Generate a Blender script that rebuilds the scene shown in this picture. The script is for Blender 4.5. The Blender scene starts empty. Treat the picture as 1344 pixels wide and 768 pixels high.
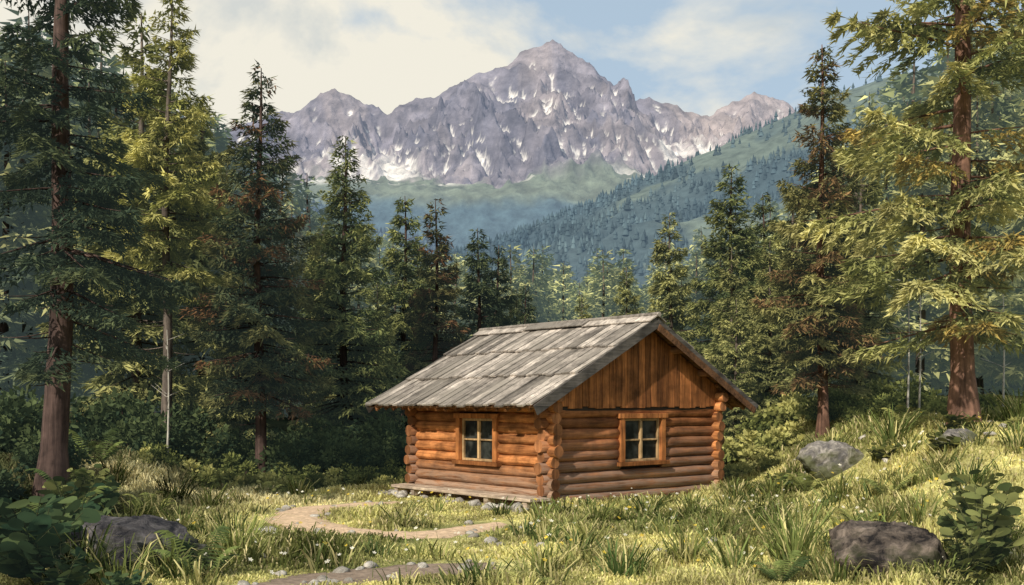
import bpy, math, random
import numpy as np
from mathutils import Vector
random.seed(3)
sc = bpy.context.scene
col = sc.collection
EYE = 2.2
# ------------------------------------------------------------------ helpers
def fract(a): return a-np.floor(a)
def h2(i,j,seed): return fract(np.sin(i*127.1+j*311.7+seed*74.7)*43758.5453)
def vn(x,y,s,seed=0):
    x=np.asarray(x,float)/s; y=np.asarray(y,float)/s
    xi=np.floor(x); yi=np.floor(y); fx=x-xi; fy=y-yi
    fx=fx*fx*fx*(fx*(fx*6-15)+10); fy=fy*fy*fy*(fy*(fy*6-15)+10)
    a=h2(xi,yi,seed); b=h2(xi+1,yi,seed); c=h2(xi,yi+1,seed); d=h2(xi+1,yi+1,seed)
    return (a*(1-fx)+b*fx)*(1-fy)+(c*(1-fx)+d*fx)*fy
def fbm(x,y,s,seed=0,o=4):
    t=0;A=0;a=1
    for k in range(o):
        t=t+a*vn(x*math.cos(k)+y*math.sin(k)+k*17.3,y*math.cos(k)-x*math.sin(k)-k*9.1,s/(2**k),seed+k); A+=a; a*=.5
    return t/A
def ridged(x,y,s,seed=0,o=5):
    t=0;A=0;a=1
    for k in range(o):
        n=1-np.abs(2*vn(x*math.cos(k)+y*math.sin(k)+k*13.7,y*math.cos(k)-x*math.sin(k)+k*5.1,s/(2**k),seed+k)-1); t=t+a*n*n; A+=a; a*=.52
    return t/A
def ss(a,b,x):
    t=np.clip((np.asarray(x,float)-a)/(b-a),0,1); return t*t*(3-2*t)
def terrain(x,y):
    x=np.asarray(x,float); y=np.asarray(y,float)
    z=0.9*ss(27,36,y)+1.1*ss(36,75,y)
    z=z+1.75*ss(5.5,9.8,x)*ss(13,22,y)*(1-.55*ss(30,50,y))
    z=z+1.1*(1-ss(-11,-6,x))*ss(16,24,y)*(1-.7*ss(30,50,y))
    z=z+(fbm(x,y,2.6,5,3)-.5)*0.22*(1-.8*ss(0,1,1-np.clip(np.hypot((x-1.3)/5,(y-25)/5),0,1)))*(1-.7*np.exp(-((x+2.2)/2.6)**2-((y-18.5)/3.5)**2))
    return z
def build(name,V,faces,mats,mi=None,colr=None,smooth=False,link=True):
    me=bpy.data.meshes.new(name)
    V=np.ascontiguousarray(V,dtype=np.float32)
    me.vertices.add(len(V)); me.vertices.foreach_set('co',V.ravel())
    nl=sum(f.size for f in faces); nf=sum(len(f) for f in faces)
    me.loops.add(nl); me.loops.foreach_set('vertex_index',np.concatenate([f.ravel() for f in faces]).astype(np.int32))
    tot=np.concatenate([np.full(len(f),f.shape[1]) for f in faces])
    st=np.concatenate([[0],np.cumsum(tot)[:-1]]).astype(np.int32)
    me.polygons.add(nf); me.polygons.foreach_set('loop_start',st)
    if mi is not None:
        me.polygons.foreach_set('material_index',np.concatenate([np.full(len(f),m) if np.isscalar(m) else m for f,m in zip(faces,mi)]).astype(np.int32))
    if smooth is not False:
        if smooth is True: me.polygons.foreach_set('use_smooth',np.ones(nf,dtype=bool))
        else: me.polygons.foreach_set('use_smooth',np.concatenate([np.full(len(f),s) for f,s in zip(faces,smooth)]))
    for m in mats: me.materials.append(m)
    if colr is not None:
        a=me.color_attributes.new('Col','FLOAT_COLOR','POINT')
        c=np.ones((len(V),4),np.float32); c[:,:3]=colr
        a.data.foreach_set('color',c.ravel())
    me.update(calc_edges=True); me.validate()
    if not link: return me
    ob=bpy.data.objects.new(name,me); col.objects.link(ob); return ob
class MB:
    def __init__(s): s.v=[]; s.f=[]; s.m=[]
    def add(s,vs,fs,m=0):
        o=len(s.v); s.v+=[tuple(v) for v in vs]
        for k,f in enumerate(fs):
            s.f.append([o+i for i in f]); s.m.append(m[k] if isinstance(m,list) else m)
    def hexa(s,p,m=0):
        s.add(p,[(0,3,2,1),(4,5,6,7),(0,1,5,4),(1,2,6,5),(2,3,7,6),(3,0,4,7)],m)
    def box(s,a,b,m=0):
        x0,y0,z0=a;x1,y1,z1=b
        s.hexa([(x0,y0,z0),(x1,y0,z0),(x1,y1,z0),(x0,y1,z0),(x0,y0,z1),(x1,y0,z1),(x1,y1,z1),(x0,y1,z1)],m)
    def log(s,a,b,r,m=0,mc=1,n=12,seg=6,jit=.06):
        a=Vector(a);b=Vector(b);d=(b-a).normalized()
        u=d.cross(Vector((0,0,1)));
        if u.length<.1:u=Vector((1,0,0))
        u.normalize();w=d.cross(u)
        ph=[random.uniform(-jit,jit) for _ in range(n)]
        vs=[];fs=[];ms=[]
        for k in range(seg+1):
            c=a.lerp(b,k/seg)+u*random.uniform(-.01,.01)+w*random.uniform(-.006,.006)
            for i in range(n):
                t=2*math.pi*i/n; rr=r*(1+ph[i]+random.uniform(-.03,.03))
                vs.append(c+u*math.cos(t)*rr+w*math.sin(t)*rr)
        for k in range(seg):
            for i in range(n):
                j=(i+1)%n; fs.append((k*n+i,k*n+j,(k+1)*n+j,(k+1)*n+i)); ms.append(m)
        fs.append(tuple(range(n))[::-1]);ms.append(mc)
        fs.append(tuple(seg*n+i for i in range(n)));ms.append(mc)
        s.add(vs,fs,ms)
    def obj(s,name,mats,bevel=0,smooth=False,parent=None):
        me=bpy.data.meshes.new(name); me.from_pydata(s.v,[],s.f)
        for m in mats: me.materials.append(m)
        me.polygons.foreach_set('material_index',s.m)
        if smooth: me.polygons.foreach_set('use_smooth',[len(f)<=4 for f in s.f])
        me.update()
        ob=bpy.data.objects.new(name,me); col.objects.link(ob)
        if bevel:
            b=ob.modifiers.new('b','BEVEL'); b.width=bevel; b.segments=1; b.limit_method='ANGLE'
        if parent: ob.parent=parent
        return ob
# ------------------------------------------------------------------ materials
def newmat(name):
    m=bpy.data.materials.new(name); m.use_nodes=True; nt=m.node_tree
    for n in list(nt.nodes): nt.nodes.remove(n)
    return m,nt,nt.nodes.new('ShaderNodeOutputMaterial')
def N(nt,t,**k):
    n=nt.nodes.new(t)
    for a,b in k.items(): setattr(n,a,b)
    return n
def mix(nt,fac,a,b,bt='MIX'):
    n=N(nt,'ShaderNodeMix',data_type='RGBA',blend_type=bt)
    for s,v in ((0,fac),(6,a),(7,b)):
        if isinstance(v,bpy.types.NodeSocket): nt.links.new(v,n.inputs[s])
        else: n.inputs[s].default_value=v if s==0 else (*v,1)
    return n.outputs[2]
def noise(nt,scale,detail=5,vec=None,dist=0,rough=.6):
    n=N(nt,'ShaderNodeTexNoise'); n.inputs['Scale'].default_value=scale; n.inputs['Detail'].default_value=detail
    n.inputs['Distortion'].default_value=dist; n.inputs['Roughness'].default_value=rough
    if vec is not None: nt.links.new(vec,n.inputs['Vector'])
    return n.outputs['Fac']
def ramp(nt,f,p):
    r=N(nt,'ShaderNodeValToRGB'); e=r.color_ramp.elements
    while len(e)<len(p): e.new(.5)
    for k,(q,c) in enumerate(p):
        e[k].position=q; e[k].color=(*c,1) if len(c)==3 else c
    nt.links.new(f,r.inputs[0]); return r.outputs[0]
def G(v): return (v,v,v)
def foliage_mat(name,transl=.25,air=None,var=3.0,haze_range=None):
    m,nt,out=newmat(name)
    a=N(nt,'ShaderNodeVertexColor',layer_name='Col')
    g=N(nt,'ShaderNodeNewGeometry')
    f=noise(nt,var,1,g.outputs['Position'])
    f=ramp(nt,f,[(.3,G(.62)),(.7,G(1.4))])
    c=mix(nt,1.0,a.outputs['Color'],f,'MULTIPLY')
    d=N(nt,'ShaderNodeBsdfDiffuse'); nt.links.new(c,d.inputs[0]); last=d.outputs[0]
    if transl:
        t=N(nt,'ShaderNodeBsdfTranslucent'); nt.links.new(c,t.inputs[0])
        x=N(nt,'ShaderNodeMixShader'); x.inputs[0].default_value=transl
        nt.links.new(d.outputs[0],x.inputs[1]); nt.links.new(t.outputs[0],x.inputs[2]); last=x.outputs[0]
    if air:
        e=N(nt,'ShaderNodeEmission'); e.inputs[0].default_value=(*air,1); e.inputs[1].default_value=1  # constant emission painted over the foliage as airlight
        if haze_range:
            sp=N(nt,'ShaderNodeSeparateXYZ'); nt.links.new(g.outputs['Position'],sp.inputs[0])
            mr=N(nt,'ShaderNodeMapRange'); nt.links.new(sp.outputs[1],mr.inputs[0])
            for k,v in enumerate(haze_range): mr.inputs[1+k].default_value=v
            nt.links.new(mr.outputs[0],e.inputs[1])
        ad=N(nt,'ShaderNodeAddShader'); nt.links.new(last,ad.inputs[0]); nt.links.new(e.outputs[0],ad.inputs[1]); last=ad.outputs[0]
        try: m.cycles.emission_sampling='NONE'
        except Exception: pass
    nt.links.new(last,out.inputs[0]); return m
def vcol_mat(name,scale,lo=.7,hi=1.3,bump=0,air=None,rough=.9):
    m,nt,out=newmat(name)
    a=N(nt,'ShaderNodeVertexColor',layer_name='Col'); g=N(nt,'ShaderNodeNewGeometry')
    f=noise(nt,scale,6,g.outputs['Position'],rough=.65)
    c=mix(nt,1.0,a.outputs['Color'],ramp(nt,f,[(.32,G(lo)),(.68,G(hi))]),'MULTIPLY')
    d=N(nt,'ShaderNodeBsdfPrincipled'); d.inputs['Roughness'].default_value=rough; d.inputs['Specular IOR Level'].default_value=.1
    nt.links.new(c,d.inputs['Base Color'])
    if bump:
        b=N(nt,'ShaderNodeBump'); b.inputs['Strength'].default_value=.8; b.inputs['Distance'].default_value=bump
        nt.links.new(f,b.inputs['Height']); nt.links.new(b.outputs[0],d.inputs['Normal'])
    if air:
        d.inputs['Emission Color'].default_value=(*air,1); d.inputs['Emission Strength'].default_value=1  # surface emits a flat tint in place of atmospheric haze
        try: m.cycles.emission_sampling='NONE'
        except Exception: pass
    nt.links.new(d.outputs[0],out.inputs[0]); return m
def wood(name,dark,light,axis,grey=None,rough=.8,greyz=None,sc_=1.0,islvar=.5):
    m,nt,out=newmat(name)
    tc=N(nt,'ShaderNodeTexCoord'); mp=N(nt,'ShaderNodeMapping')
    s=[14*sc_]*3; s[axis]=1.0*sc_; mp.inputs['Scale'].default_value=s
    nt.links.new(tc.outputs['Object'],mp.inputs[0])
    g=N(nt,'ShaderNodeNewGeometry')
    f=noise(nt,1.0,7,mp.outputs[0],dist=.6,rough=.65)
    c=ramp(nt,f,[(.30,dark),(.60,light)])
    f2=noise(nt,2.6,4,tc.outputs['Object'])
    c=mix(nt,1.0,c,ramp(nt,f2,[(.32,G(.5)),(.66,G(1.25))]),'MULTIPLY')
    c=mix(nt,1.0,c,ramp(nt,g.outputs['Random Per Island'],[(0,G(1-islvar)),(1,G(1+islvar*.55))]),'MULTIPLY')
    if grey:
        if greyz:
            sp=N(nt,'ShaderNodeSeparateXYZ'); nt.links.new(tc.outputs['Object'],sp.inputs[0])
            mr=N(nt,'ShaderNodeMapRange'); nt.links.new(sp.outputs[2],mr.inputs[0])
            mr.inputs[1].default_value=greyz[1]; mr.inputs[2].default_value=greyz[0]
            f3=noise(nt,1.7,5,mp.outputs[0]); 
            mu=N(nt,'ShaderNodeMath',operation='MULTIPLY'); nt.links.new(mr.outputs[0],mu.inputs[0])
            rr=N(nt,'ShaderNodeMapRange'); nt.links.new(f3,rr.inputs[0]); rr.inputs[1].default_value=.3; rr.inputs[2].default_value=.55
            nt.links.new(rr.outputs[0],mu.inputs[1]); fac=mu.outputs[0]
        else:
            rr=N(nt,'ShaderNodeMapRange'); nt.links.new(noise(nt,1.1,5,tc.outputs['Object']),rr.inputs[0]); rr.inputs[1].default_value=.45; rr.inputs[2].default_value=.65; fac=rr.outputs[0]
        c=mix(nt,fac,c,grey)
        if not greyz: c=mix(nt,1.0,c,ramp(nt,g.outputs['Random Per Island'],[(0,G(1-islvar*.5)),(1,G(1+islvar*.3))]),'MULTIPLY')
    d=N(nt,'ShaderNodeBsdfPrincipled'); d.inputs['Roughness'].default_value=rough; d.inputs['Specular IOR Level'].default_value=.2
    nt.links.new(c,d.inputs['Base Color'])
    b=N(nt,'ShaderNodeBump'); b.inputs['Strength'].default_value=.8; b.inputs['Distance'].default_value=.025
    nt.links.new(f,b.inputs['Height']); nt.links.new(b.outputs[0],d.inputs['Normal'])
    nt.links.new(d.outputs[0],out.inputs[0]); return m
def rock_mat(name,dark,light,moss=None):
    m,nt,out=newmat(name)
    tc=N(nt,'ShaderNodeTexCoord'); g=N(nt,'ShaderNodeNewGeometry')
    f=noise(nt,3.2,10,tc.outputs['Object'],dist=.6,rough=.7)
    c=ramp(nt,f,[(.40,dark),(.52,[(a+b)*.4 for a,b in zip(dark,light)]),(.64,light)])
    if moss:
        sp=N(nt,'ShaderNodeSeparateXYZ'); nt.links.new(tc.outputs['Object'],sp.inputs[0])
        f2=noise(nt,2.6,7,tc.outputs['Object'])
        ma=N(nt,'ShaderNodeMath',operation='MULTIPLY_ADD'); nt.links.new(sp.outputs[2],ma.inputs[0]); ma.inputs[1].default_value=-.45; nt.links.new(f2,ma.inputs[2])
        c=mix(nt,ramp(nt,ma.outputs[0],[(.36,G(0)),(.52,G(.85))]),c,moss)
    d=N(nt,'ShaderNodeBsdfPrincipled'); d.inputs['Roughness'].default_value=.9; d.inputs['Specular IOR Level'].default_value=.15
    nt.links.new(c,d.inputs['Base Color'])
    b=N(nt,'ShaderNodeBump'); b.inputs['Strength'].default_value=1; b.inputs['Distance'].default_value=.12
    nt.links.new(f,b.inputs['Height']); nt.links.new(b.outputs[0],d.inputs['Normal'])
    nt.links.new(d.outputs[0],out.inputs[0]); return m
M_need=foliage_mat('needles',.2,var=1.2,air=(.007,.010,.0095))  # faint self-emission lifts near needles like haze
M_far=foliage_mat('needles_haze_glow',0,air=(.026,.036,.035),var=.35,haze_range=(30,90,.8,3.0))  # self-glow stands in for mist, growing with depth into the forest
M_grass=foliage_mat('grass_blades',.32,var=.9)
M_leaf=foliage_mat('leaves',.25,var=2,air=(.005,.0075,.0065))  # leaves carry a slight painted haze emission too
M_bark=wood('bark',(.03,.02,.018),(.115,.075,.065),2,sc_=.9)
M_barkr=wood('bark_red',(.05,.028,.022),(.27,.15,.105),2,sc_=.6)
M_barkg=wood('bark_grey',(.05,.042,.038),(.19,.155,.13),2,sc_=.9)
# ------------------------------------------------------------------ world, sun
W=bpy.data.worlds.new('World'); sc.world=W; W.use_nodes=True; nt=W.node_tree
for n in list(nt.nodes): nt.nodes.remove(n)
sd=Vector((-.52,-.854,0)).normalized(); EL=math.radians(36)
sun_dir=Vector((sd.x*math.cos(EL),sd.y*math.cos(EL),math.sin(EL)))
sky=N(nt,'ShaderNodeTexSky',sky_type='NISHITA'); sky.sun_disc=False; sky.sun_elevation=EL; sky.sun_rotation=math.atan2(sd.x,sd.y)%(2*math.pi)
sky.air_density=1.0; sky.dust_density=1.5
tc=N(nt,'ShaderNodeTexCoord'); mp=N(nt,'ShaderNodeMapping'); mp.inputs['Scale'].default_value=(1,1,1.7); mp.inputs['Location'].default_value=(.35,0,.1)
nt.links.new(tc.outputs['Generated'],mp.inputs[0])
f=noise(nt,4.2,7,mp.outputs[0],dist=.25,rough=.54)
sp=N(nt,'ShaderNodeSeparateXYZ'); nt.links.new(tc.outputs['Generated'],sp.inputs[0])
mr=N(nt,'ShaderNodeMapRange'); nt.links.new(sp.outputs[0],mr.inputs[0])
mr.inputs[1].default_value=-.26; mr.inputs[2].default_value=.06; mr.inputs[3].default_value=.27; mr.inputs[4].default_value=-.01
ad=N(nt,'ShaderNodeMath',operation='ADD'); nt.links.new(f,ad.inputs[0]); nt.links.new(mr.outputs[0],ad.inputs[1])
cl=ramp(nt,ad.outputs[0],[(.48,G(0)),(.60,G(.95))])
base=mix(nt,.72,sky.outputs[0],(4.4,5.5,6.4))
cc=ramp(nt,noise(nt,4.4,6,mp.outputs[0],dist=.3),[(.42,(.74,.78,.80)),(.53,(1,.975,.90))])
cc=mix(nt,1.0,cc,(7.7,7.5,6.95),'MULTIPLY')
fin=mix(nt,cl,base,cc)
bg=N(nt,'ShaderNodeBackground'); bg.inputs[1].default_value=.118; nt.links.new(fin,bg.inputs[0])
wo=N(nt,'ShaderNodeOutputWorld'); nt.links.new(bg.outputs[0],wo.inputs[0])
L=bpy.data.lights.new('sun','SUN'); L.energy=4.5; L.angle=math.radians(.8); L.color=(1,.91,.77)
lo=bpy.data.objects.new('sun',L); lo.rotation_euler=(-sun_dir).to_track_quat('-Z','Y').to_euler(); lo.location=(-20,-20,30); col.objects.link(lo)
# ------------------------------------------------------------------ paths
pathpts=[(-2.6,23.0),(-3.5,21.9),(-4.1,20.8),(-4.1,19.5),(-3.5,18.2),(-2.6,17.3),(-1.6,17.0),(-.9,17.7),(-.25,18.8)]
path2=[(-3.6,11.0),(-2.8,12.4),(-2.1,13.2),(-1.3,13.6),(-.3,14.0)]
def catmull(P,n=10):
    P=[np.array(p,float) for p in P]; Q=[2*P[0]-P[1]]+P+[2*P[-1]-P[-2]]; o=[]
    for i in range(1,len(Q)-2):
        for k in range(n):
            t=k/n; a,b,c,d=Q[i-1:i+3]
            o.append(.5*((2*b)+(-a+c)*t+(2*a-5*b+4*c-d)*t*t+(-a+3*b-3*c+d)*t**3))
    o.append(P[-1]); return np.array(o)
pc1=catmull(pathpts); pc2=catmull(path2)
def dist_to(P,x,y):
    d=np.full(np.shape(x),1e9)
    for p in P: d=np.minimum(d,np.hypot(x-p[0],y-p[1]))
    return d
def pathlow(x,y):
    d=np.full(np.shape(x),1e9)
    for p in pc1: d=np.minimum(d,np.hypot(x-p[0],np.where(y<p[1],(y-p[1])/1.9,(y-p[1]))))
    for p in pc2: d=np.minimum(d,np.hypot(x-p[0],y-p[1])+.1)
    return ss(.5,1.2,d)
CX,CY,ANG=.775,21.7,math.radians(40); ca,sa=math.cos(ANG),math.sin(ANG)
def local(x,y):
    dx=x-CX;dy=y-CY; return dx*ca+dy*sa, -dx*sa+dy*ca
def patch(x,y):
    n=fbm(x,y,3.0,21,4); n2=fbm(x,y,.9,31,3)
    return np.clip((n-.37)/.2,0,1)*.7+np.clip((n2-.42)/.18,0,1)*.3
def wood_shade_m(x,y):
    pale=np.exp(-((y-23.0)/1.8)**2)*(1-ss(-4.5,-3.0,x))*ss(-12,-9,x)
    wood_shade=np.maximum(1-ss(-7.8,-4.2,x+(y-15)*.03),0)*(1-pale)  # left side darkened: forest floor plus shade painted into the ground colour
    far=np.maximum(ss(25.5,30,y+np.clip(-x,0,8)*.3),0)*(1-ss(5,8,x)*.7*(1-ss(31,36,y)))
    return np.clip(np.maximum(wood_shade,far),0,1),pale
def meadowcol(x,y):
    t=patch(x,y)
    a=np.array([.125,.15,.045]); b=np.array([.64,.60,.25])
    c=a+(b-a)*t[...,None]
    w,pale=wood_shade_m(x,y); pale=pale[...,None]*.9; w=w[...,None]
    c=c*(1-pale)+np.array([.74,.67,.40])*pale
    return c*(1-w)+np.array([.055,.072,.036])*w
# ------------------------------------------------------------------ ground
def axis(lo_,hi_,fine0,fine1,step):
    a=list(np.arange(fine0,fine1+1e-6,step)); s=step;x=fine1
    while x<hi_: s*=1.22; x+=s; a.append(x)
    s=step;x=fine0;b=[]
    while x>lo_: s*=1.22; x-=s; b.append(x)
    return np.array(b[::-1]+a)
xs=axis(-7000,7000,-14,15,.22); ys=axis(-3000,9000,6,36,.22)
X,Y=np.meshgrid(xs,ys); Z=terrain(X,Y)
nx,ny=len(xs),len(ys)
I=np.arange(nx*ny).reshape(ny,nx)
Fq=np.stack([I[:-1,:-1],I[:-1,1:],I[1:,1:],I[1:,:-1]],-1).reshape(-1,4)
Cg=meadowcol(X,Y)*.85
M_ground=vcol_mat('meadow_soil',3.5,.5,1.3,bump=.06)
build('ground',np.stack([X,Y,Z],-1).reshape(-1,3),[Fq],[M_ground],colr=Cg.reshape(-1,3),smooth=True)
def ribbon(name,P,w,cA):
    T=np.gradient(P,axis=0); T/=np.linalg.norm(T,axis=1)[:,None]; Nn=np.stack([-T[:,1],T[:,0]],1)
    k=9; V=[];C=[];n=len(P)
    for i in range(n):
        ww=w*(.8+.45*vn(i*.3,0,1,3))*(.35+.65*min(1,4*i/n,4*(n-1-i)/n+.1))
        for j in range(k):
            u=(j/(k-1)-.5)*2; q=P[i]+Nn[i]*u*ww*(1+.35*(vn(i*.8,j*3.,1,8)-.5))
            V.append((q[0],q[1],float(terrain(q[0],q[1]))+.036-.045*abs(u)**3)); C.append(np.array(cA)*(1.1-.3*abs(u)**2))
    I=np.arange(n*k).reshape(n,k); F=np.stack([I[:-1,:-1],I[:-1,1:],I[1:,1:],I[1:,:-1]],-1).reshape(-1,4)
    build(name,np.array(V),[F],[vcol_mat(name+'_soil',9,.62,1.25,bump=.03)],colr=np.array(C),smooth=True)
ribbon('dirt_path',pc1,.56,(.60,.44,.30))
ribbon('dirt_path',pc2,.55,(.24,.185,.145))
# ------------------------------------------------------------------ conifers
def unit(a): return a/(np.linalg.norm(a,axis=-1,keepdims=True)+1e-9)
def tube_np(P,R,n=8):
    P=np.asarray(P,float); T=unit(np.gradient(P,axis=0)); up=np.array([.13,.21,.97])
    U=unit(np.cross(T,np.where(np.abs(T@up)[:,None]>.9,np.array([[1,.1,0.]]),up[None]))); Wv=np.cross(T,U)
    a=np.linspace(0,2*np.pi,n,endpoint=False)
    V=P[:,None]+np.asarray(R)[:,None,None]*(U[:,None]*np.cos(a)[None,:,None]+Wv[:,None]*np.sin(a)[None,:,None])
    m=len(P); I=np.arange(m*n).reshape(m,n); J=np.roll(I,-1,1)
    F=np.stack([I[:-1],J[:-1],J[1:],I[1:]],-1).reshape(-1,4)
    return V.reshape(-1,3),F
def conifer(name,seed,H,R,c0,nleaf,ll,lw,tr,pal,bark,nwh=26,bpw=6,gap=.1,lean=0,brown=0.,dead=True,up=.25,mat=None,wood_br=True,powr=.85,twigk=9,irreg=.25,link=False,side_bias=None,flat=1.):
    rg=np.random.default_rng(seed)
    zz=np.linspace(0,H,14); bx=lean*zz/H+.05*np.sin(zz*.7+seed)*min(1,H/10); by=.05*np.cos(zz*.5+seed)
    flare=1+.55*np.exp(-zz/.3)
    Vt,Ft=tube_np(np.stack([bx,by,zz-.15],1),tr*flare*(1-zz/H)**.75+.012,10)
    VV=[Vt];FF=[Ft];nv=len(Vt)
    z0=c0*H; br=[]
    for k in range(nwh):
        t=(k+rg.uniform(-.3,.3))/nwh; t=min(max(t,0),.985)
        for j in range(bpw):
            if rg.random()<gap: continue
            tt=min(.99,max(0,t+rg.uniform(-.5,.5)/nwh))
            az=rg.uniform(0,2*np.pi)
            Lb=R*((1-tt)**powr)*min(1,.62+tt*2.2)*rg.uniform(1-irreg,1+irreg*.7)+.08
            if side_bias: Lb*=1+side_bias[1]*math.cos(az-side_bias[0])
            br.append((z0+tt*(H-z0),az,Lb,tt,rg.random()))
    B=np.array(br); bz,az,Lb,tt,brr=B.T
    a1=up+.45*tt-.42*(1-tt); 
    def spine(i,s):
        r=Lb[i]*s; z=bz[i]+Lb[i]*(a1[i]*s-.32*s*s+.22*s**3)
        return np.stack([np.cos(az[i])*r+np.interp(bz[i],zz,bx),np.sin(az[i])*r+np.interp(bz[i],zz,by),z],-1)
    pw=Lb**1.6; pw/=pw.sum()
    i=rg.choice(len(B),nleaf,p=pw)
    K=twigk; sk=(rg.integers(1,K+1,nleaf)+.0)/K; s=np.clip(sk*.95+.05+(brr[i]-.5)*.06,.08,1.0)
    u=rg.random(nleaf)**.75; side=np.where(rg.random(nleaf)<.5,-1,1)
    l=(.5*Lb[i]*(1-s)**.8*np.minimum(1,.35+s*1.6)+.10)
    th=np.radians(52)+rg.normal(0,.06,nleaf)
    rad=np.stack([np.cos(az[i]),np.sin(az[i]),np.zeros(nleaf)],-1); tan=np.stack([-np.sin(az[i]),np.cos(az[i]),np.zeros(nleaf)],-1)
    td=rad*np.cos(th)[:,None]+tan*(side*np.sin(th))[:,None]; td[:,2]+=-.18-.15*(1-tt[i])
    P=spine(i,s)+td*(u*l)[:,None]; P[:,2]-=.30*(u*l)**1.0*u+.12*rg.random(nleaf)**2*np.minimum(1,Lb[i])
    P+=rg.normal(0,.022,(nleaf,3))
    D=unit(td+rg.normal(0,.42,(nleaf,3))+np.array([0,0,-.12]))
    Q=unit(np.cross(D,unit(rg.normal(0,.5,(nleaf,3))+np.array([0,0,flat]))))
    ln=ll*rg.uniform(.6,1.35,nleaf); w=lw*rg.uniform(.6,1.3,nleaf)
    V=np.stack([P-Q*w[:,None],P+Q*w[:,None],P+D*ln[:,None]],1).reshape(-1,3)
    F=(np.arange(nleaf*3)+0).reshape(-1,3)
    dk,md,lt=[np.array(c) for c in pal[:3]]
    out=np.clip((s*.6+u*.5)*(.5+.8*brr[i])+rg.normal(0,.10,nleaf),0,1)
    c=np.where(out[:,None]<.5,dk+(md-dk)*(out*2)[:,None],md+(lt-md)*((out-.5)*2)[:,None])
    if brown:
        bm=(fract(brr[i]*7.31)<brown)&(rg.random(nleaf)<.8); bc=np.array([.15,.07,.03]) if len(pal)<4 else np.array(pal[3])
        c[bm]=bc*rg.uniform(.5,1.4,(bm.sum(),1))
    C=np.repeat(c,3,0)
    cols=[np.full((nv,3),.1)]
    if wood_br:
        for b in range(len(B)):
            if Lb[b]<.35: continue
            sv=np.linspace(0,.9,5); Pb=spine(np.full(5,b),sv)
            Vb,Fb=tube_np(Pb,np.linspace(.010+.012*Lb[b],.004,5),4)
            VV.append(Vb);FF.append(Fb+nv);nv+=len(Vb);cols.append(np.full((len(Vb),3),.1))
    if dead:
        for q in range(int(14)):
            z=rg.uniform(.12,max(.2,c0+.15))*H; a=rg.uniform(0,6.28); Ld=rg.uniform(.3,.6)*R
            sv=np.linspace(0,1,5); Pb=np.stack([np.cos(a)*Ld*sv,np.sin(a)*Ld*sv,z-.25*Ld*sv+.15*Ld*sv*sv],1)
            Pb[:,0]+=np.interp(z,zz,bx)
            Vb,Fb=tube_np(Pb,np.linspace(.018,.004,5),4); VV.append(Vb);FF.append(Fb+nv);nv+=len(Vb);cols.append(np.full((len(Vb),3),.1))
    FW=np.concatenate(FF)
    Vall=np.concatenate(VV+[V]); Call=np.concatenate(cols+[C])
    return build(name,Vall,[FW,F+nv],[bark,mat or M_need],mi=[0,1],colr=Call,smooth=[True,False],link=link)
def place(name,me,x,y,rot=0,s=1,zoff=0):
    ob=bpy.data.objects.new(name,me); ob.location=(x,y,float(terrain(x,y))-.05+zoff); ob.rotation_euler=(0,0,rot); ob.scale=(s,)*3 if np.isscalar(s) else s
    col.objects.link(ob); return ob
DARK=[(.022,.036,.027),(.05,.07,.04),(.13,.15,.065)]
MID=[(.034,.054,.028),(.10,.125,.048),(.27,.28,.10)]
YEL=[(.08,.10,.034),(.29,.29,.085),(.58,.54,.20)]
BRN=[(.028,.034,.02),(.075,.08,.034),(.18,.165,.065),(.13,.07,.035)]
OLV=[(.065,.082,.036),(.20,.21,.08),(.42,.41,.16)]
place('offscreen_shade_spruce',conifer('spruce_a',11,15.5,2.35,.20,32000,.17,.028,.25,DARK,M_bark,nwh=24,bpw=5,gap=.2,lean=.35,irreg=.45,powr=.7,up=.12),-8.95,20.)
place('offscreen_shade_spruce',conifer('spruce_b',12,13.0,1.75,.36,24000,.19,.03,.14,YEL,M_barkg,nwh=24,bpw=6,gap=.15,lean=.15,irreg=.35),-9.5,28.)
place('offscreen_shade_spruce',conifer('spruce_c',13,11.2,1.95,.22,32000,.18,.028,.15,DARK[:2]+[(.16,.155,.06),(.17,.09,.042)],M_bark,nwh=27,bpw=7,gap=.08,brown=.16,irreg=.3),-6.67,27.)
place('offscreen_shade_spruce',conifer('spruce_d',14,10.4,2.1,.08,30000,.20,.034,.15,MID,M_bark,nwh=28,bpw=8,gap=.03,irreg=.2),-5.57,34.)
place('offscreen_shade_spruce',conifer('spruce_e',15,9.6,1.85,.1,20000,.22,.04,.13,MID,M_bark,nwh=24,bpw=8,gap=.05),-4.2,40.)
place('offscreen_shade_spruce',conifer('spruce_f',16,9.0,1.35,.15,13000,.22,.04,.12,BRN,M_bark,nwh=22,bpw=7,gap=.1,brown=.3),-2.83,38.)
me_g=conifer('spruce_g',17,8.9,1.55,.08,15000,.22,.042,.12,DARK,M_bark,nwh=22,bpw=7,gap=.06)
place('offscreen_shade_spruce',me_g,-1.44,44.); place('offscreen_shade_spruce',me_g,-.65,46.2,2.,.95); place('offscreen_shade_spruce',me_g,.56,42,4.,.70)
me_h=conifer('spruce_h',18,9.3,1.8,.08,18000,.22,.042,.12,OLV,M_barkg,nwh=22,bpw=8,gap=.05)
for (x,y,r_,s) in [(6.8,44,0,1),(5.3,47.5,1,.82),(-12.2,33.5,2.3,1.45),(-3.4,43,3,.78),(-8.1,31,5,.75),(-10.6,35,1.1,1.2),(-6.9,37.5,.4,.85),(-4.9,37,2.2,.62),(8.2,32.5,4,.62),(7.4,34.5,.5,.66),(11.2,33,2.7,.9),(9.6,35,3.7,.8),(3.1,46,2,.66),(.2,47,1,.7),(6.9,31.6,1.7,.5)]: place('offscreen_shade_spruce',me_h,x,y,r_,s)
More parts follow.
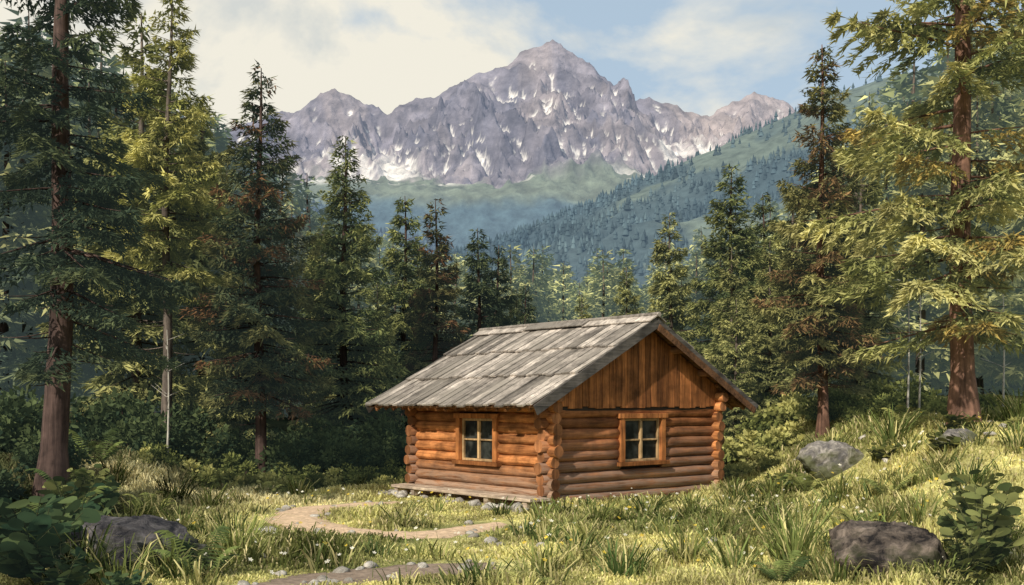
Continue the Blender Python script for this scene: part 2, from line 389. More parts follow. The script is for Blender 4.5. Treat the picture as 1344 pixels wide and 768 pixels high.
me_i=conifer('spruce_i',19,9.4,2.0,.08,22000,.22,.04,.13,MID,M_bark,nwh=24,bpw=8,gap=.06)
place('offscreen_shade_spruce',me_i,8.14,38.); place('offscreen_shade_spruce',me_i,10.3,42.,2.2,.95)
place('offscreen_shade_spruce',conifer('spruce_j',20,10.9,1.75,.16,28000,.19,.032,.14,[(.035,.048,.022),(.13,.13,.05),(.30,.28,.105),(.19,.12,.055)],M_barkr,nwh=26,bpw=7,gap=.12,brown=.2,irreg=.35),8.46,28.)
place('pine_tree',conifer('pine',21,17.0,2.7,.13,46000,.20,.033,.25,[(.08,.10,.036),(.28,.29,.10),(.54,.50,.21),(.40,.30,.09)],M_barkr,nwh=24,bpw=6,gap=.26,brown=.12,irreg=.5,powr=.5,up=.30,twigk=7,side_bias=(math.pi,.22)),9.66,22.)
me_shade=conifer('shade_spruce',22,5.2,1.5,.03,9000,.2,.04,.08,DARK,M_bark,nwh=16,bpw=7,dead=False)
for (x,y,s) in [(-8.6,7.4,1.0),(-7.0,6.2,.95),(-10.5,10,1.1),(-12,12.5,1.2)]: place('offscreen_shade_spruce',me_shade,x,y,x,s)  # unseen spruces added outside the frame to shade the lower-left foreground
# ------------------------------------------------------------------ forest (one instanced collection)
fc=bpy.data.collections.new('forest_trees')
pals={'d':[(.028,.044,.034),(.06,.082,.052),(.14,.16,.08)],'m':[(.045,.066,.040),(.11,.135,.062),(.25,.265,.11)],'l':[(.07,.09,.045),(.21,.22,.095),(.44,.43,.18)],'b':[(.05,.052,.034),(.10,.095,.052),(.2,.17,.08)]}
var={}
for k,p in pals.items():
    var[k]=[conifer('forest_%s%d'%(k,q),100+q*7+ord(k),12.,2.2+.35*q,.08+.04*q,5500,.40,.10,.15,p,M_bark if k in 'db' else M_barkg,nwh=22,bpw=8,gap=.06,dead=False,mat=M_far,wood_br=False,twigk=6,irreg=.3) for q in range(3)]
bt=[-.9,-.5,-.40,-.32,-.25,-.17,-.1,-.03,.1,.2,.28,.33,.4,.5,.9]
st=[.40,.38,.34,.29,.24,.20,.165,.150,.143,.17,.205,.27,.34,.37,.38]
rg=np.random.default_rng(5); pts=[]
tries=0
while len(pts)<560 and tries<40000:
    tries+=1
    y=rg.uniform(31,86); b=rg.uniform(-.68,.68) if rg.random()<.6 else rg.uniform(-.2,.35)
    x=b*y
    c=math.exp(-((b-.05)/.2)**2)
    if y<36+16*c: continue
    if abs(b)<.3 and y<44: continue
    dmin=1.5+.014*y
    if any((x-a)**2+(y-q)**2<dmin**2 for a,q in pts): continue
    pts.append((x,y))
    top=np.interp(b,bt,st)*y+EYE-float(terrain(x,y))
    edge=b<-.3 or b>.36
    Hh=top*rg.uniform(.82 if edge else .74,1.0)
    if rg.random()<.10: Hh=top*1.07
    r=rg.random()
    if b<-.12: k='d' if r<.36 else ('m' if r<.64 else ('l' if r<.95 else 'b'))
    elif b<.12: k='d' if r<.15 else ('m' if r<.5 else 'l')
    else: k='m' if r<.35 else ('l' if r<.92 else 'd')
    me=var[k][rg.integers(3)]
    o=bpy.data.objects.new('forest_tree',me); s=Hh/12.; w=s*rg.uniform(.9,1.2)*(1.15 if Hh<10 else 1.)
    o.location=(x,y,float(terrain(x,y))-.1); o.scale=(w,w,s); o.rotation_euler=(0,0,rg.uniform(0,6.28)); fc.objects.link(o)
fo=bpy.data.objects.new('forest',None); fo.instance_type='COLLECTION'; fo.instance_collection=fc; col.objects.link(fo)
# ------------------------------------------------------------------ mountain
def seglist(P): return [(np.array(P[i],float),np.array(P[i+1],float)) for i in range(len(P)-1)]
def ridge_env(X,Y,polys):
    H=np.full(X.shape,-1e9)
    for P,sl in polys:
        for a,b in seglist(P):
            d=b[:2]-a[:2]; t=np.clip(((X-a[0])*d[0]+(Y-a[1])*d[1])/(d@d),0,1)
            dist=np.hypot(X-(a[0]+t*d[0]),Y-(a[1]+t*d[1])); z=a[2]+t*(b[2]-a[2])
            v=z-sl*dist; k=14.; H=np.where(H<-1e8,v,np.maximum(H,v)+k*.25*np.exp(-np.abs(H-v)/k))
    return H
sky_=[(-1900,4100,900),(-1500,4050,1000),(-1196,4000,1060),(-1000,4000,1100),(-900,4000,1150),(-854,4000,1145),(-760,4000,1205),(-705,4000,1226),(-640,4000,1215),(-571,4000,1165),(-520,4000,1160),(-482,4000,1135),(-420,4000,1172),(-378,4000,1200),(-300,4000,1205),(-244,4000,1235),(-170,4000,1262),(-130,4000,1300),(-95,4000,1308),(-20,4000,1328),(30,4000,1375),(54,4000,1380),(110,4000,1408),(158,4000,1428),(200,4000,1398),(232,4000,1364),(300,4000,1305),(351,4000,1258),(420,4000,1226),(470,4000,1192),(540,4000,1196),(589,4000,1176),(640,4000,1165),(679,4000,1140),(768,4000,1130),(857,4000,1182),(900,4000,1190),(946,4000,1214),(1000,4000,1204),(1065,4000,1173),(1184,4000,1101),(1423,4000,1012),(2000,4100,900)]
polys=[(sky_,.95),
 ([(158,4000,1428),(90,3850,1285),(60,3690,1090),(40,3520,860)],1.0),
 ([(158,4000,1428),(250,3850,1255),(310,3700,1040),(340,3560,870)],1.0),
 ([(-95,4000,1308),(-140,3840,1150),(-180,3620,900)],1.0),
 ([(-378,4000,1200),(-390,3840,1070),(-370,3660,910)],1.0),
 ([(500,4000,1194),(540,3860,1060),(520,3680,910)],1.0),
 ([(-571,4000,1165),(-560,3800,1040),(-600,3560,860)],.9),
 ([(-705,4000,1226),(-650,3780,1060),(-480,3520,850),(-380,3340,715)],.85),
 ([(-705,4000,1226),(-780,3760,1040),(-740,3480,840)],.9),
 ([(-900,4000,1150),(-960,3720,960),(-930,3400,760)],.85),
 ([(700,4000,1140),(720,3820,1030),(690,3660,920)],.85),
 ([(946,4000,1214),(870,3820,1085),(800,3600,950),(700,3440,840)],.8),
 ([(1184,4000,1101),(1120,3750,990),(1050,3500,860)],.8)]
xs=np.linspace(-2200,2100,780); ys=np.linspace(2700,4250,360)
X,Y=np.meshgrid(xs,ys)
off=ss(0,200,np.abs(Y-4000))
wx=(fbm(X,Y,260,3,4)-.5)*170*off; wy=(fbm(X,Y,240,9,4)-.5)*110*ss(4000,3850,Y)
E=ridge_env(X+wx,Y+wy,polys)
floor=705*ss(2400,3300,Y)+(150+90*np.exp(-((X-100)/500)**2))*ss(3300,3850,Y)+(fbm(X,Y,300,33,4)-.5)*110
k=30.; Hm=np.maximum(E,floor)+k*.3*np.exp(-((E-floor)/k)**2)
relief=np.clip((E-floor)/140,0,1)
crest=.08+.92*off
rd=(ridged(X+wx,Y*.5,170,41,5)-.66)*235*crest+(ridged(X*.8+Y*.5,Y,62,47,4)-.58)*85*(.25+.75*crest)
Hm=Hm+relief*rd+(fbm(X,Y,40,44,4)-.5)*22*(.5+.5*crest)
gy,gx=np.gradient(Hm,ys,xs); slope=np.hypot(gx,gy)
def blur(A,n):
    for _ in range(n): A=(A+np.roll(A,1,0)+np.roll(A,-1,0)+np.roll(A,1,1)+np.roll(A,-1,1))/5
    return A
conc=blur(Hm,22)-Hm
n1=fbm(X,Y,120,51,4); n2=fbm(X,Y,40,61,4); n3=fbm(X+Y*.4,Y,230,66,4)
snow=ss(6,11,conc+(n2-.5)*22)*ss(740,830,Hm)*ss(.36,.46,n3+.06)
gapF=E-floor
fz=floor+(n1-.5)*130+(n2-.5)*60
apron=(1-ss(30,120,gapF+(n2-.5)*130))*ss(735,775,fz)*ss(.44,.49,fbm(X*1.2,Y*.8,110,77,4))
streak=(1-ss(.0,.6,relief))*ss(680,710,floor)*ss(.54,.58,fbm(X*.5,Y*1.6,90,93,4))
snow=np.clip(np.maximum(np.maximum(snow,apron),streak),0,1)*(1-ss(2.4,3.2,slope))
rk=np.array([.075,.078,.108])*(1-n1[...,None])+np.array([.19,.17,.185])*n1[...,None]
rk=rk*(.5+.95*fbm(X,Y,70,71,4)[...,None])*1.1
tan=ss(500,800,X)[...,None]*.5+.3*ss(.5,.6,n3)[...,None]; rk=rk*(1-tan)+np.array([.34,.285,.265])*tan*(.6+.8*n2[...,None])
rk=rk*(.75+.45*vn(Hm+X*.25,Y*.1,22,5)[...,None])
grn=np.array([.115,.14,.105])*(.6+.8*n2[...,None])
g=ss(800,750,fz)*(1-ss(.2,.6,relief))
C=rk*(1-g[...,None])+grn*g[...,None]
C=C*(1-snow[...,None])+np.array([.60,.575,.54])*snow[...,None]
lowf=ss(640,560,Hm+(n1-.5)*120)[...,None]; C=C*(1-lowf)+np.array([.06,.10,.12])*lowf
nx,ny=len(xs),len(ys); I=np.arange(nx*ny).reshape(ny,nx)
Fq=np.stack([I[:-1,:-1],I[:-1,1:],I[1:,1:],I[1:,:-1]],-1).reshape(-1,4)
M_mt=vcol_mat('mountain_rock',.025,.7,1.3,bump=16,air=(.072,.092,.13))  # bluish emission paints distance haze over the rock
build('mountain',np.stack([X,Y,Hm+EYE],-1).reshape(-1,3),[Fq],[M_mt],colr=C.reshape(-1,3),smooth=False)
# ------------------------------------------------------------------ forested hills
def hill(name,xs,ys,crestx,crestz,yc,y0,colA,colB,mead,air,seed,ntree,treeH,bare):
    X,Y=np.meshgrid(xs,ys)
    def hf(X,Y):
        cz=np.interp(X,crestx,crestz)
        t=np.clip((Y-y0)/(yc-y0),0,1); b=np.clip((Y-yc)/(yc*.5),0,1)
        z=cz*(t**.92)*(1-b*b)
        sc2=(yc-y0)
        return z+(ridged(X,Y,sc2*.28,seed,3)-.5)*sc2*.085*np.sin(np.pi*np.clip(t,0,1)*.97)+(fbm(X,Y,sc2*.1,seed+4,3)-.5)*sc2*.02
    Z=hf(X,Y)
    n=fbm(X,Y,(yc-y0)*.16,seed+7,4)[...,None]; n2=fbm(X,Y,(yc-y0)*.05,seed+9,4)[...,None]
    C=np.array(colA)*(1-n)+np.array(colB)*n
    mk=bare(X,Y,Z,n[...,0])[...,None]; C=C*(1-mk)+np.array(mead)*mk*(.7+.6*n2)
    nx,ny=len(xs),len(ys); I=np.arange(nx*ny).reshape(ny,nx)
    Fq=np.stack([I[:-1,:-1],I[:-1,1:],I[1:,1:],I[1:,:-1]],-1).reshape(-1,4)
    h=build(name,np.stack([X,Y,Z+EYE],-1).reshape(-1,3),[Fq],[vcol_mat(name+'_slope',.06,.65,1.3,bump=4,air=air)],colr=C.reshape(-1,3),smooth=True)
    rg=np.random.default_rng(seed)
    tx=rg.uniform(xs[0],xs[-1],ntree); ty=rg.uniform(y0+.1*(yc-y0),yc*1.03,ntree)
    nn=fbm(tx,ty,(yc-y0)*.16,seed+7,4); tz=hf(tx,ty)
    keep=(bare(tx,ty,tz,nn)<rg.uniform(.1,.9,ntree))&(np.abs(tx/ty)<.62); tx,ty,tz,nn=[a[keep] for a in (tx,ty,tz,nn)]; m=len(tx)
    hgt=treeH*rg.uniform(.5,1.15,m); r=hgt*rg.uniform(.2,.3,m); 
    ks=7; a=np.linspace(0,2*np.pi,ks,endpoint=False)[None]+rg.uniform(0,6,(m,1))
    V=np.zeros((m,2*ks+2,3)); 
    for lay,(zb,zt,rr) in enumerate(((.0,.62,1.),(.42,1.,.62))):
        q=rr*r[:,None]*rg.uniform(.65,1.25,(m,ks)); o=lay*(ks+1)
        V[:,o:o+ks,0]=tx[:,None]+np.cos(a)*q; V[:,o:o+ks,1]=ty[:,None]+np.sin(a)*q; V[:,o:o+ks,2]=(tz+EYE-1+zb*hgt)[:,None]
        V[:,o+ks,0]=tx;V[:,o+ks,1]=ty;V[:,o+ks,2]=tz+EYE-1+zt*hgt
    F=[]
    for lay in range(2):
        o=lay*(ks+1)
        for j in range(ks): F.append([o+j,o+(j+1)%ks,o+ks])
    F=(np.array(F)[None]+(np.arange(m)*(2*ks+2))[:,None,None]).reshape(-1,3)
    c=(np.array(colA)*(1-nn[:,None])+np.array(colB)*nn[:,None])*rg.uniform(.55,1.5,(m,1))
    t=build(name+'_trees',V.reshape(-1,3),[F],[foliage_mat(name+'_canopy',0,air=air,var=.02)],colr=np.repeat(c,2*ks+2,0))
    t.parent=h
    return h
def bareR(X,Y,Z,n):
    b=X/Y
    top=ss(.22,.26,b)*ss(.262,.285,(Z)/Y+(n-.5)*.05)*.8
    return np.clip(np.maximum(top,ss(.68,.72,n)*.8),0,1)
hill('forested_hill',np.linspace(-900,1500,200),np.linspace(560,2000,150),[-900,-300,-147,-58,20,76,165,254,344,411,466,533,750,1500],[170,185,200,222,252,276,322,362,400,428,450,468,520,560],1500,560,(.030,.050,.066),(.064,.088,.088),(.11,.135,.105),(.048,.073,.098),7,17000,15,bareR)  # bluish tones and emission on slope and canopy stand in for distance haze
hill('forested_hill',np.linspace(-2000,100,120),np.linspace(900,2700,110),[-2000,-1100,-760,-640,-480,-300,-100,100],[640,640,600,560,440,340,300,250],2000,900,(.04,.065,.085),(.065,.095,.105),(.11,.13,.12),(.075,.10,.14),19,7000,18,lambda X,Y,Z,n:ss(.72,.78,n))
# ------------------------------------------------------------------ cabin
root=bpy.data.objects.new('log_cabin',None); root.location=(CX,CY,0); root.rotation_euler=(0,0,ANG); col.objects.link(root)
WX,WY=5.42,4.85
wdk,wlt=(.15,.045,.014),(.54,.225,.08); gry=(.27,.19,.145)
Wx=wood('log_x',wdk,(.38,.155,.06),0,grey=gry,greyz=(.15,1.8)); Wy=wood('log_y',wdk,wlt,1,grey=(.42,.30,.22),greyz=(.1,.9))
Wend=wood('log_end',(.13,.05,.02),(.38,.165,.07),2,sc_=.5)
Wz=wood('gable_board',(.12,.042,.015),(.40,.155,.052),2)
Wroofd=wood('roof_brown_board',(.08,.042,.025),(.28,.14,.07),1)  # brown wood for underside boards, purlins and rafter tails
Wgrey=wood('roof_grey',(.14,.12,.11),(.46,.41,.36),0,grey=(.25,.225,.195),sc_=1.0,islvar=.5)
Wbarge=wood('bargeboard',(.05,.047,.045),(.14,.125,.115),0)
Wfr=wood('window_wood',(.15,.05,.017),(.38,.15,.048),2)
Wmun=wood('muntin_wood',(.34,.20,.09),(.52,.36,.19),2)
pitch=.235; r=.128
win_side=(1.56,3.06,.80,1.87); win_gab=(2.03,3.53,.80,1.87)
mb=MB()
ov=.27
for i in range(9):
    z=.13+i*pitch
    for yy,wn in ((0,win_gab),(WY,None)):
        e0=-ov+random.uniform(-.06,.07); e1=WX+ov+random.uniform(-.07,.06); rr=r*random.uniform(.91,1.05)
        if wn and wn[2]-.05<z<wn[3]+.05:
            mb.log((e0,yy,z),(wn[0]+.06,yy,z),rr,0,2,seg=5); mb.log((wn[1]-.06,yy,z),(e1,yy,z),rr,0,2,seg=5)
        else: mb.log((e0,yy,z),(e1,yy,z),rr,0,2,seg=12)
for i in range(10):
    z=.13+(i-.5)*pitch
    if i==0: z+=.03
    for xx,wn in ((0,win_side),(WX,None)):
        e0=-ov+random.uniform(-.06,.07); e1=WY+ov+random.uniform(-.07,.06); rr=r*random.uniform(.91,1.05)
        if wn and wn[2]-.05<z<wn[3]+.05:
            mb.log((xx,e0,z),(xx,wn[0]+.06,z),rr,1,2,seg=5); mb.log((xx,wn[1]-.06,z),(xx,e1,z),rr,1,2,seg=5)
        else: mb.log((xx,e0,z),(xx,e1,z),rr,1,2,seg=12)
for xx in (0,WX): mb.log((xx,-.4,.13+9.5*pitch),(xx,WY+.5,.13+9.5*pitch),.115,1,2,seg=8)
mb.obj('log_walls',[Wx,Wy,Wend],smooth=True,parent=root)
mi_,ntt,oo=newmat('interior_dark'); dd=N(ntt,'ShaderNodeBsdfPrincipled'); dd.inputs['Base Color'].default_value=(.03,.02,.014,1); dd.inputs['Roughness'].default_value=.9; ntt.links.new(dd.outputs[0],oo.inputs[0])
mb=MB()
mb.box((.04,.04,.02),(WX-.04,WY-.04,2.2)); mb.obj('interior_dark_backing',[mi_],parent=root)  # near-black box stands in for the unlit interior behind the logs
mg,ntt,oo=newmat('window_glass'); dd=N(ntt,'ShaderNodeBsdfPrincipled')
tcg=N(ntt,'ShaderNodeTexCoord'); cgl=ramp(ntt,noise(ntt,3.1,3,tcg.outputs['Object']),[(.42,(.008,.010,.010)),(.66,(.05,.055,.05))])
ntt.links.new(cgl,dd.inputs['Base Color']); dd.inputs['Roughness'].default_value=.3; dd.inputs['Specular IOR Level'].default_value=.18; ntt.links.new(dd.outputs[0],oo.inputs[0])
def window(name,wn,gable):
    a,b,z0,z1=wn; m=MB(); 
    def bx(u0,u1,za,zb,d0,d1,mi):
        if gable: m.box((u0,-d1,za),(u1,-d0,zb),mi)
        else: m.box((-d1,u0,za),(-d0,u1,zb),mi)
    fw=.14
    bx(a,a+fw,z0+.09,z1-.003,-.03,.17,0); bx(b-fw,b,z0+.09,z1-.003,-.03,.17,0)
    bx(a-.06,b+.06,z1,z1+.11,-.03,.19,0); bx(a-.08,b+.08,z0,z0+.087,-.03,.22,0)
    ia,ib,iz0,iz1=a+fw+.003,b-fw-.003,z0+.09,z1-.003
    sf=.055
    bx(ia,ia+sf,iz0,iz1,.01,.085,1); bx(ib-sf,ib,iz0,iz1,.01,.085,1)
    bx(ia+sf+.002,ib-sf-.002,iz0,iz0+sf,.01,.083,1); bx(ia+sf+.002,ib-sf-.002,iz1-sf,iz1,.01,.083,1)
    mid=(ia+ib)/2; bx(mid-.035,mid+.035,iz0+sf+.002,iz1-sf-.002,.01,.088,1)
    zc=(iz0+iz1)/2; bx(ia+sf+.002,mid-.037,zc-.02,zc+.02,.02,.078,1); bx(mid+.037,ib-sf-.002,zc-.02,zc+.02,.02,.078,1)
    m.obj(name+'_frame',[Wfr,Wmun],bevel=.006,parent=root)
    m=MB(); 
    bx(ia,ib,iz0,iz1,-.02,.03,0) ; m.obj(name+'_glass',[mg],parent=root)
window('side_window',win_side,False); window('gable_window',win_gab,True)
RX=2.83; XL,XR=-.8,6.46; ZE,ZR=2.15,4.10; YF,YB=-.5,5.86
def roofz(x): return ZE+(ZR-ZE)*( (x-XL)/(RX-XL) if x<=RX else (XR-x)/(XR-RX))
mb=MB()
for yy,sg in ((-.125,-1),(WY+.125,1)):
    x=-.12
    while x<WX+.12:
        w=random.uniform(.17,.215); x1=min(x+w,WX+.14); j=random.uniform(0,.014); zb=2.13+random.uniform(-.04,.012)
        if x<RX<x1: x1=RX
        y0,y1=(yy-.035-j,yy) if sg<0 else (yy,yy+.035+j)
        a,b=x+.006,x1-.006; za,zb_=roofz(a)-.1,roofz(b)-.1
        mb.hexa([(a,y0,zb),(b,y0,zb),(b,y1,zb),(a,y1,zb),(a,y0,za),(b,y0,zb_),(b,y1,zb_),(a,y1,za)],0); x=x1
    ya=yy if sg<0 else yy-.06
    mb.add([(-.1,ya+.003,2.05),(WX+.1,ya+.003,2.05),(WX+.1,ya+.003,roofz(WX+.1)-.1),(RX,ya+.003,ZR-.1),(-.1,ya+.003,roofz(-.1)-.1)],[(0,1,2,3,4)],1)  # near-black sheet paints the darkness behind the board gaps
mb.obj('gable_boards',[Wz,mi_],bevel=.004,parent=root)
mb=MB(); ms=MB()
for sgn,(xe) in ((1,XL),(-1,XR)):
    ex=Vector((xe,0,ZE)); rx=Vector((RX,0,ZR)); d=(rx-ex); Lr=d.length; d.normalize(); n=Vector((-d.z,0,d.x))
    if n.z<0: n=-n
    def pt(s,y,h): q=ex+d*s+n*h; return (q.x,y,q.z)
    k=12
    for q in range(k):
        s0=q*Lr/k+.004; s1=(q+1)*Lr/k-.004
        ms.hexa([pt(s0,YF+.03,-.05),pt(s1,YF+.03,-.05),pt(s1,YB-.03,-.05),pt(s0,YB-.03,-.05),pt(s0,YF+.03,-.012),pt(s1,YF+.03,-.012),pt(s1,YB-.03,-.012),pt(s0,YB-.03,-.012)],0)
    tiers=3
    for t in range(tiers):
        y=YF
        while y<YB-.02:
            w=random.uniform(.18,.30); y1=min(y+w,YB)
            sA=t*Lr/tiers-.05-random.uniform(0,.10); sB=(t+1)*Lr/tiers+.02; 
            if t==tiers-1: sB=Lr-.01
            jl=random.uniform(0,.03); h0=.07+jl; h1=.004+jl; jr=random.uniform(0,.016)
            mb.hexa([pt(sA,y+.015,h0-.03),pt(sB,y+.015,h1),pt(sB,y1-.015,h1),pt(sA,y1-.015,h0-.03),pt(sA,y+.015,h0+.012+jr),pt(sB,y+.015,h1+.026),pt(sB,y1-.015,h1+.026),pt(sA,y1-.015,h0+.012)],0)
            y=y1
    for yy in (YF-.035,YB+.003):
        ms.hexa([pt(-.06,yy,-.17),pt(Lr-.02,yy,-.17),pt(Lr-.02,yy+.032,-.17),pt(-.06,yy+.032,-.17),pt(-.06,yy,.05),pt(Lr-.02,yy,.05),pt(Lr-.02,yy+.032,.05),pt(-.06,yy+.032,.05)],1)
        if yy<0 and sgn<0:
            ms.hexa([pt(.0,yy-.02,-.22),pt(Lr-.1,yy-.02,-.22),pt(Lr-.1,yy-.003,-.22),pt(.0,yy-.003,-.22),pt(.0,yy-.02,-.06),pt(Lr-.1,yy-.02,-.06),pt(Lr-.1,yy-.003,-.06),pt(.0,yy-.003,-.06)],0)
    for s,rr in ((.75,.075),(1.9,.08),(3.0,.08)):
        q=ex+d*s+n*(-.055-rr); ms.log((q.x,YF+.04,q.z),(q.x,YB-.05,q.z),rr,0,2,seg=6)
    y=YF+.3
    while y<YB-.2:
        a=ex+d*(.02+random.uniform(-.04,.03))+n*(-.095); b=ex+d*1.25+n*(-.095); ms.log((a.x,y,a.z),(b.x,y,b.z),.045,0,2,n=8,seg=2); y+=.36
    y=YF-.06
    for q in range(3):
        y1=y+(YB-YF+.12)/3+(.05 if q<2 else 0); up_=.075+.03*(q%2)
        mb.hexa([pt(Lr-.26,y,up_),pt(Lr+.03,y,up_),pt(Lr+.03,y1,up_),pt(Lr-.26,y1,up_),pt(Lr-.26,y,up_+.03),pt(Lr+.03,y,up_+.035),pt(Lr+.03,y1,up_+.035),pt(Lr-.26,y1,up_+.03)],0)
        y=y1-.05
mb.log((RX,YF-.1,ZR+.11),(RX,YB+.08,ZR+.11),.06,0,0,n=8,seg=8)
mb.obj('roof_boards',[Wgrey],bevel=.004,parent=root)
ms.obj('roof_frame',[Wroofd,Wbarge,Wend],parent=root)
mb=MB()
for q in range(2): 
    x0=-.74+q*.28; mb.box((x0,-.30+random.uniform(-.08,.08),.17),(x0+.265,WY+.12+random.uniform(-.08,.08),.235),0)
for y in (-.1,1.2,2.6,4.0,4.7): mb.box((-.7,y,.02),(-.16,y+.14,.167),0)
Wdeck=wood('deck_board',(.18,.13,.10),(.54,.44,.34),1)
mb.obj('porch_deck',[Wdeck],bevel=.006,parent=root)
# ------------------------------------------------------------------ rocks
import bmesh
def rock_mesh(name,seed,sx,sy,sz,sub,mat,amp=.35):
    bm=bmesh.new(); bmesh.ops.create_icosphere(bm,subdivisions=sub,radius=1)
    co=np.array([v.co[:] for v in bm.verts]); rg=np.random.default_rng(seed)
    for _ in range(16):
        n=unit(rg.normal(0,1,3)); d=rg.uniform(.58,.88); h=co@n; m=h>d; co[m]-=np.outer((h[m]-d)*.95,n)
    f=1+amp*(fbm(co[:,0]*2+co[:,2]+seed,co[:,1]*2-co[:,2]+7,1.3,seed,4)-.5)+.18*(ridged(co[:,0]*2-co[:,2]*1.5,co[:,1]*2+co[:,2],.5,seed+3,4)-.5)
    co=co*f[:,None]*np.array([sx,sy,sz])
    for v,c in zip(bm.verts,co): v.co=c
    me=bpy.data.meshes.new(name); bm.to_mesh(me); bm.free(); me.materials.append(mat)
    me.polygons.foreach_set('use_smooth',np.ones(len(me.polygons),dtype=bool)); return me
R_d=rock_mat('boulder_dark',(.02,.021,.027),(.20,.185,.19),(.03,.04,.018))
R_b=rock_mat('boulder_brown',(.018,.016,.017),(.27,.22,.185),(.03,.035,.016))
R_l=rock_mat('boulder_light',(.12,.115,.12),(.54,.50,.46),(.10,.11,.05))
R_w=rock_mat('stone_pale',(.26,.24,.21),(.70,.66,.59))
def put(name,me,x,y,dz,rot=0):
    o=bpy.data.objects.new(name,me); o.location=(x,y,float(terrain(x,y))+dz); o.rotation_euler=(0,0,rot); col.objects.link(o); return o
put('boulder',rock_mesh('boulder_a',3,1.05,.75,.64,5,R_d),-5.0,13.7,.13,.2)
put('boulder',rock_mesh('boulder_b',8,.80,.66,.80,5,R_b),4.75,13.0,.10,-.3)
put('boulder',rock_mesh('boulder_c',12,1.0,.7,.62,5,R_l),7.35,23.2,.10,.15)
put('boulder',rock_mesh('boulder_d',15,.5,.45,.28,4,R_l),8.9,20.4,.06,.5)
def stones(name,places,mat,parent=None):
    V=[];F=[];o=0
    bm=bmesh.new(); bmesh.ops.create_icosphere(bm,subdivisions=2,radius=1); bv=np.array([v.co[:] for v in bm.verts]); bf=np.array([[v.index for v in f.verts] for f in bm.faces]); bm.free()
    rg=np.random.default_rng(77)
    for (x,y,z,s) in places:
        c=bv.copy()
        for _ in range(6):
            n=unit(rg.normal(0,1,3)); d=rg.uniform(.55,.9); h=c@n; m=h>d; c[m]-=np.outer((h[m]-d),n)
        c=c*s*rg.uniform(.7,1.25,3)*np.array([1.15,1,.72]); a=rg.uniform(0,6); c=np.stack([c[:,0]*math.cos(a)-c[:,1]*math.sin(a),c[:,0]*math.sin(a)+c[:,1]*math.cos(a),c[:,2]],1)
        V.append(c+np.array([x,y,z])); F.append(bf+o); o+=len(c)
    ob=build(name,np.concatenate(V),[np.concatenate(F)],[mat])
    if parent: ob.parent=parent
    return ob
rg=np.random.default_rng(9)
pl=[]
y=-.2
while y<5.0: pl.append((-.85+rg.uniform(-.16,.06),y,.03,rg.uniform(.06,.14))); y+=rg.uniform(.4,1.0)
for _ in range(9): pl.append((rg.uniform(-1.3,-.95),rg.uniform(-.4,2.0),.05,rg.uniform(.08,.19)))
for _ in range(5): pl.append((rg.uniform(-1.2,-.95),rg.uniform(3.8,4.8),.05,rg.uniform(.09,.18)))
for x in np.arange(.1,5.4,.9): pl.append((x,-.16+rg.uniform(-.06,.05),-.04,rg.uniform(.07,.12)))
stones('foundation_stones',pl,R_w,root)
pl=[]
for _ in range(60):
    q=rg.random()
    if q<.45: x,y=rg.uniform(7,11.5),rg.uniform(20,27)
    elif q<.8: x,y=rg.uniform(-4.5,5),rg.uniform(12.5,19)
    else:
        p=pc1[rg.integers(len(pc1))]; a=rg.uniform(0,3.14); x,y=p[0]+.6*math.cos(a),p[1]+.6*math.sin(a)
    s=rg.uniform(.05,.12)*(1.6 if q<.45 else 1); pl.append((x,y,float(terrain(x,y))+s*.2,s))
pl.append((-4.0,16.6,.1,.2))
for _ in range(20):
    p=pc2[rg.integers(len(pc2))]; x,y=p+rg.normal(0,.35,2); s=rg.uniform(.04,.12); pl.append((x,y,float(terrain(x,y))+.02,s))
stones('stones',pl,R_w)
# ------------------------------------------------------------------ grass
def blades(x,y,h,w,lean,c,rg,name,mat=M_grass,la=None):
    n=len(x); z=terrain(x,y)-.01; a=rg.uniform(0,2*np.pi,n); A=np.stack([np.cos(a),np.sin(a),np.zeros(n)],1)*w[:,None]
    if la is None: la=rg.uniform(0,2*np.pi,n)
    Ld=np.stack([np.cos(la),np.sin(la),np.zeros(n)],1)*(lean*h)[:,None]
    P=np.stack([x,y,z],1); up=np.array([0,0,1.])
    m1=P+up*(h*.45)[:,None]+Ld*.22; m2=P+up*(h*.82)[:,None]+Ld*.6; tp=P+up*(h*(1.02-.35*lean))[:,None]+Ld*1.15
    V=np.stack([P-A,P+A,m1+A*.85,m1-A*.85,m2+A*.55,m2-A*.55,tp],1).reshape(-1,3)
    o=(np.arange(n)*7)[:,None]
    Q=np.concatenate([o+np.array([[0,1,2,3]]),o+np.array([[3,2,4,5]])]); T=o+np.array([[5,4,6]])
    f=np.array([.7,.7,1.,1.,1.1,1.1,1.2])[None,:,None]
    C=(c[:,None,:]*f).reshape(-1,3)
    return build(name,V,[Q,T],[mat],colr=C)
rg=np.random.default_rng(31)
n=250000
yy=11+(rg.random(n)**1.2)*22; xx=yy*rg.uniform(-.6,.6,n)
lx,ly=local(xx,yy)
d1=dist_to(pc1,xx,yy)
ok=~((lx>-1.0)&(lx<WX+.15)&(ly>-.15)&(ly<WY+.3)); ok&=d1>.48*(.7+.6*rg.random(n)); ok&=dist_to(pc2,xx,yy)>.45*(.4+1.*rg.random(n))
for bx_,by_,br_ in ((-5.0,13.7,.7),(4.75,13.0,.6),(7.35,23.2,.7)): ok&=np.hypot(xx-bx_,yy-by_)>br_
dens=fbm(xx,yy,1.1,88,3); ok&=(rg.random(n)<.3+1.2*dens)
xx,yy=xx[ok],yy[ok]; n=len(xx); pl_=pathlow(xx,yy)
hn=fbm(xx,yy,1.2,90,3); pt_=patch(xx,yy); hh=(.045+.27*np.clip((hn-.38)/.3,0,1)**1.6*(1.15-.8*pt_))*rg.uniform(.5,1.4,n)+.02
hh=hh*(.35+.65*pl_)
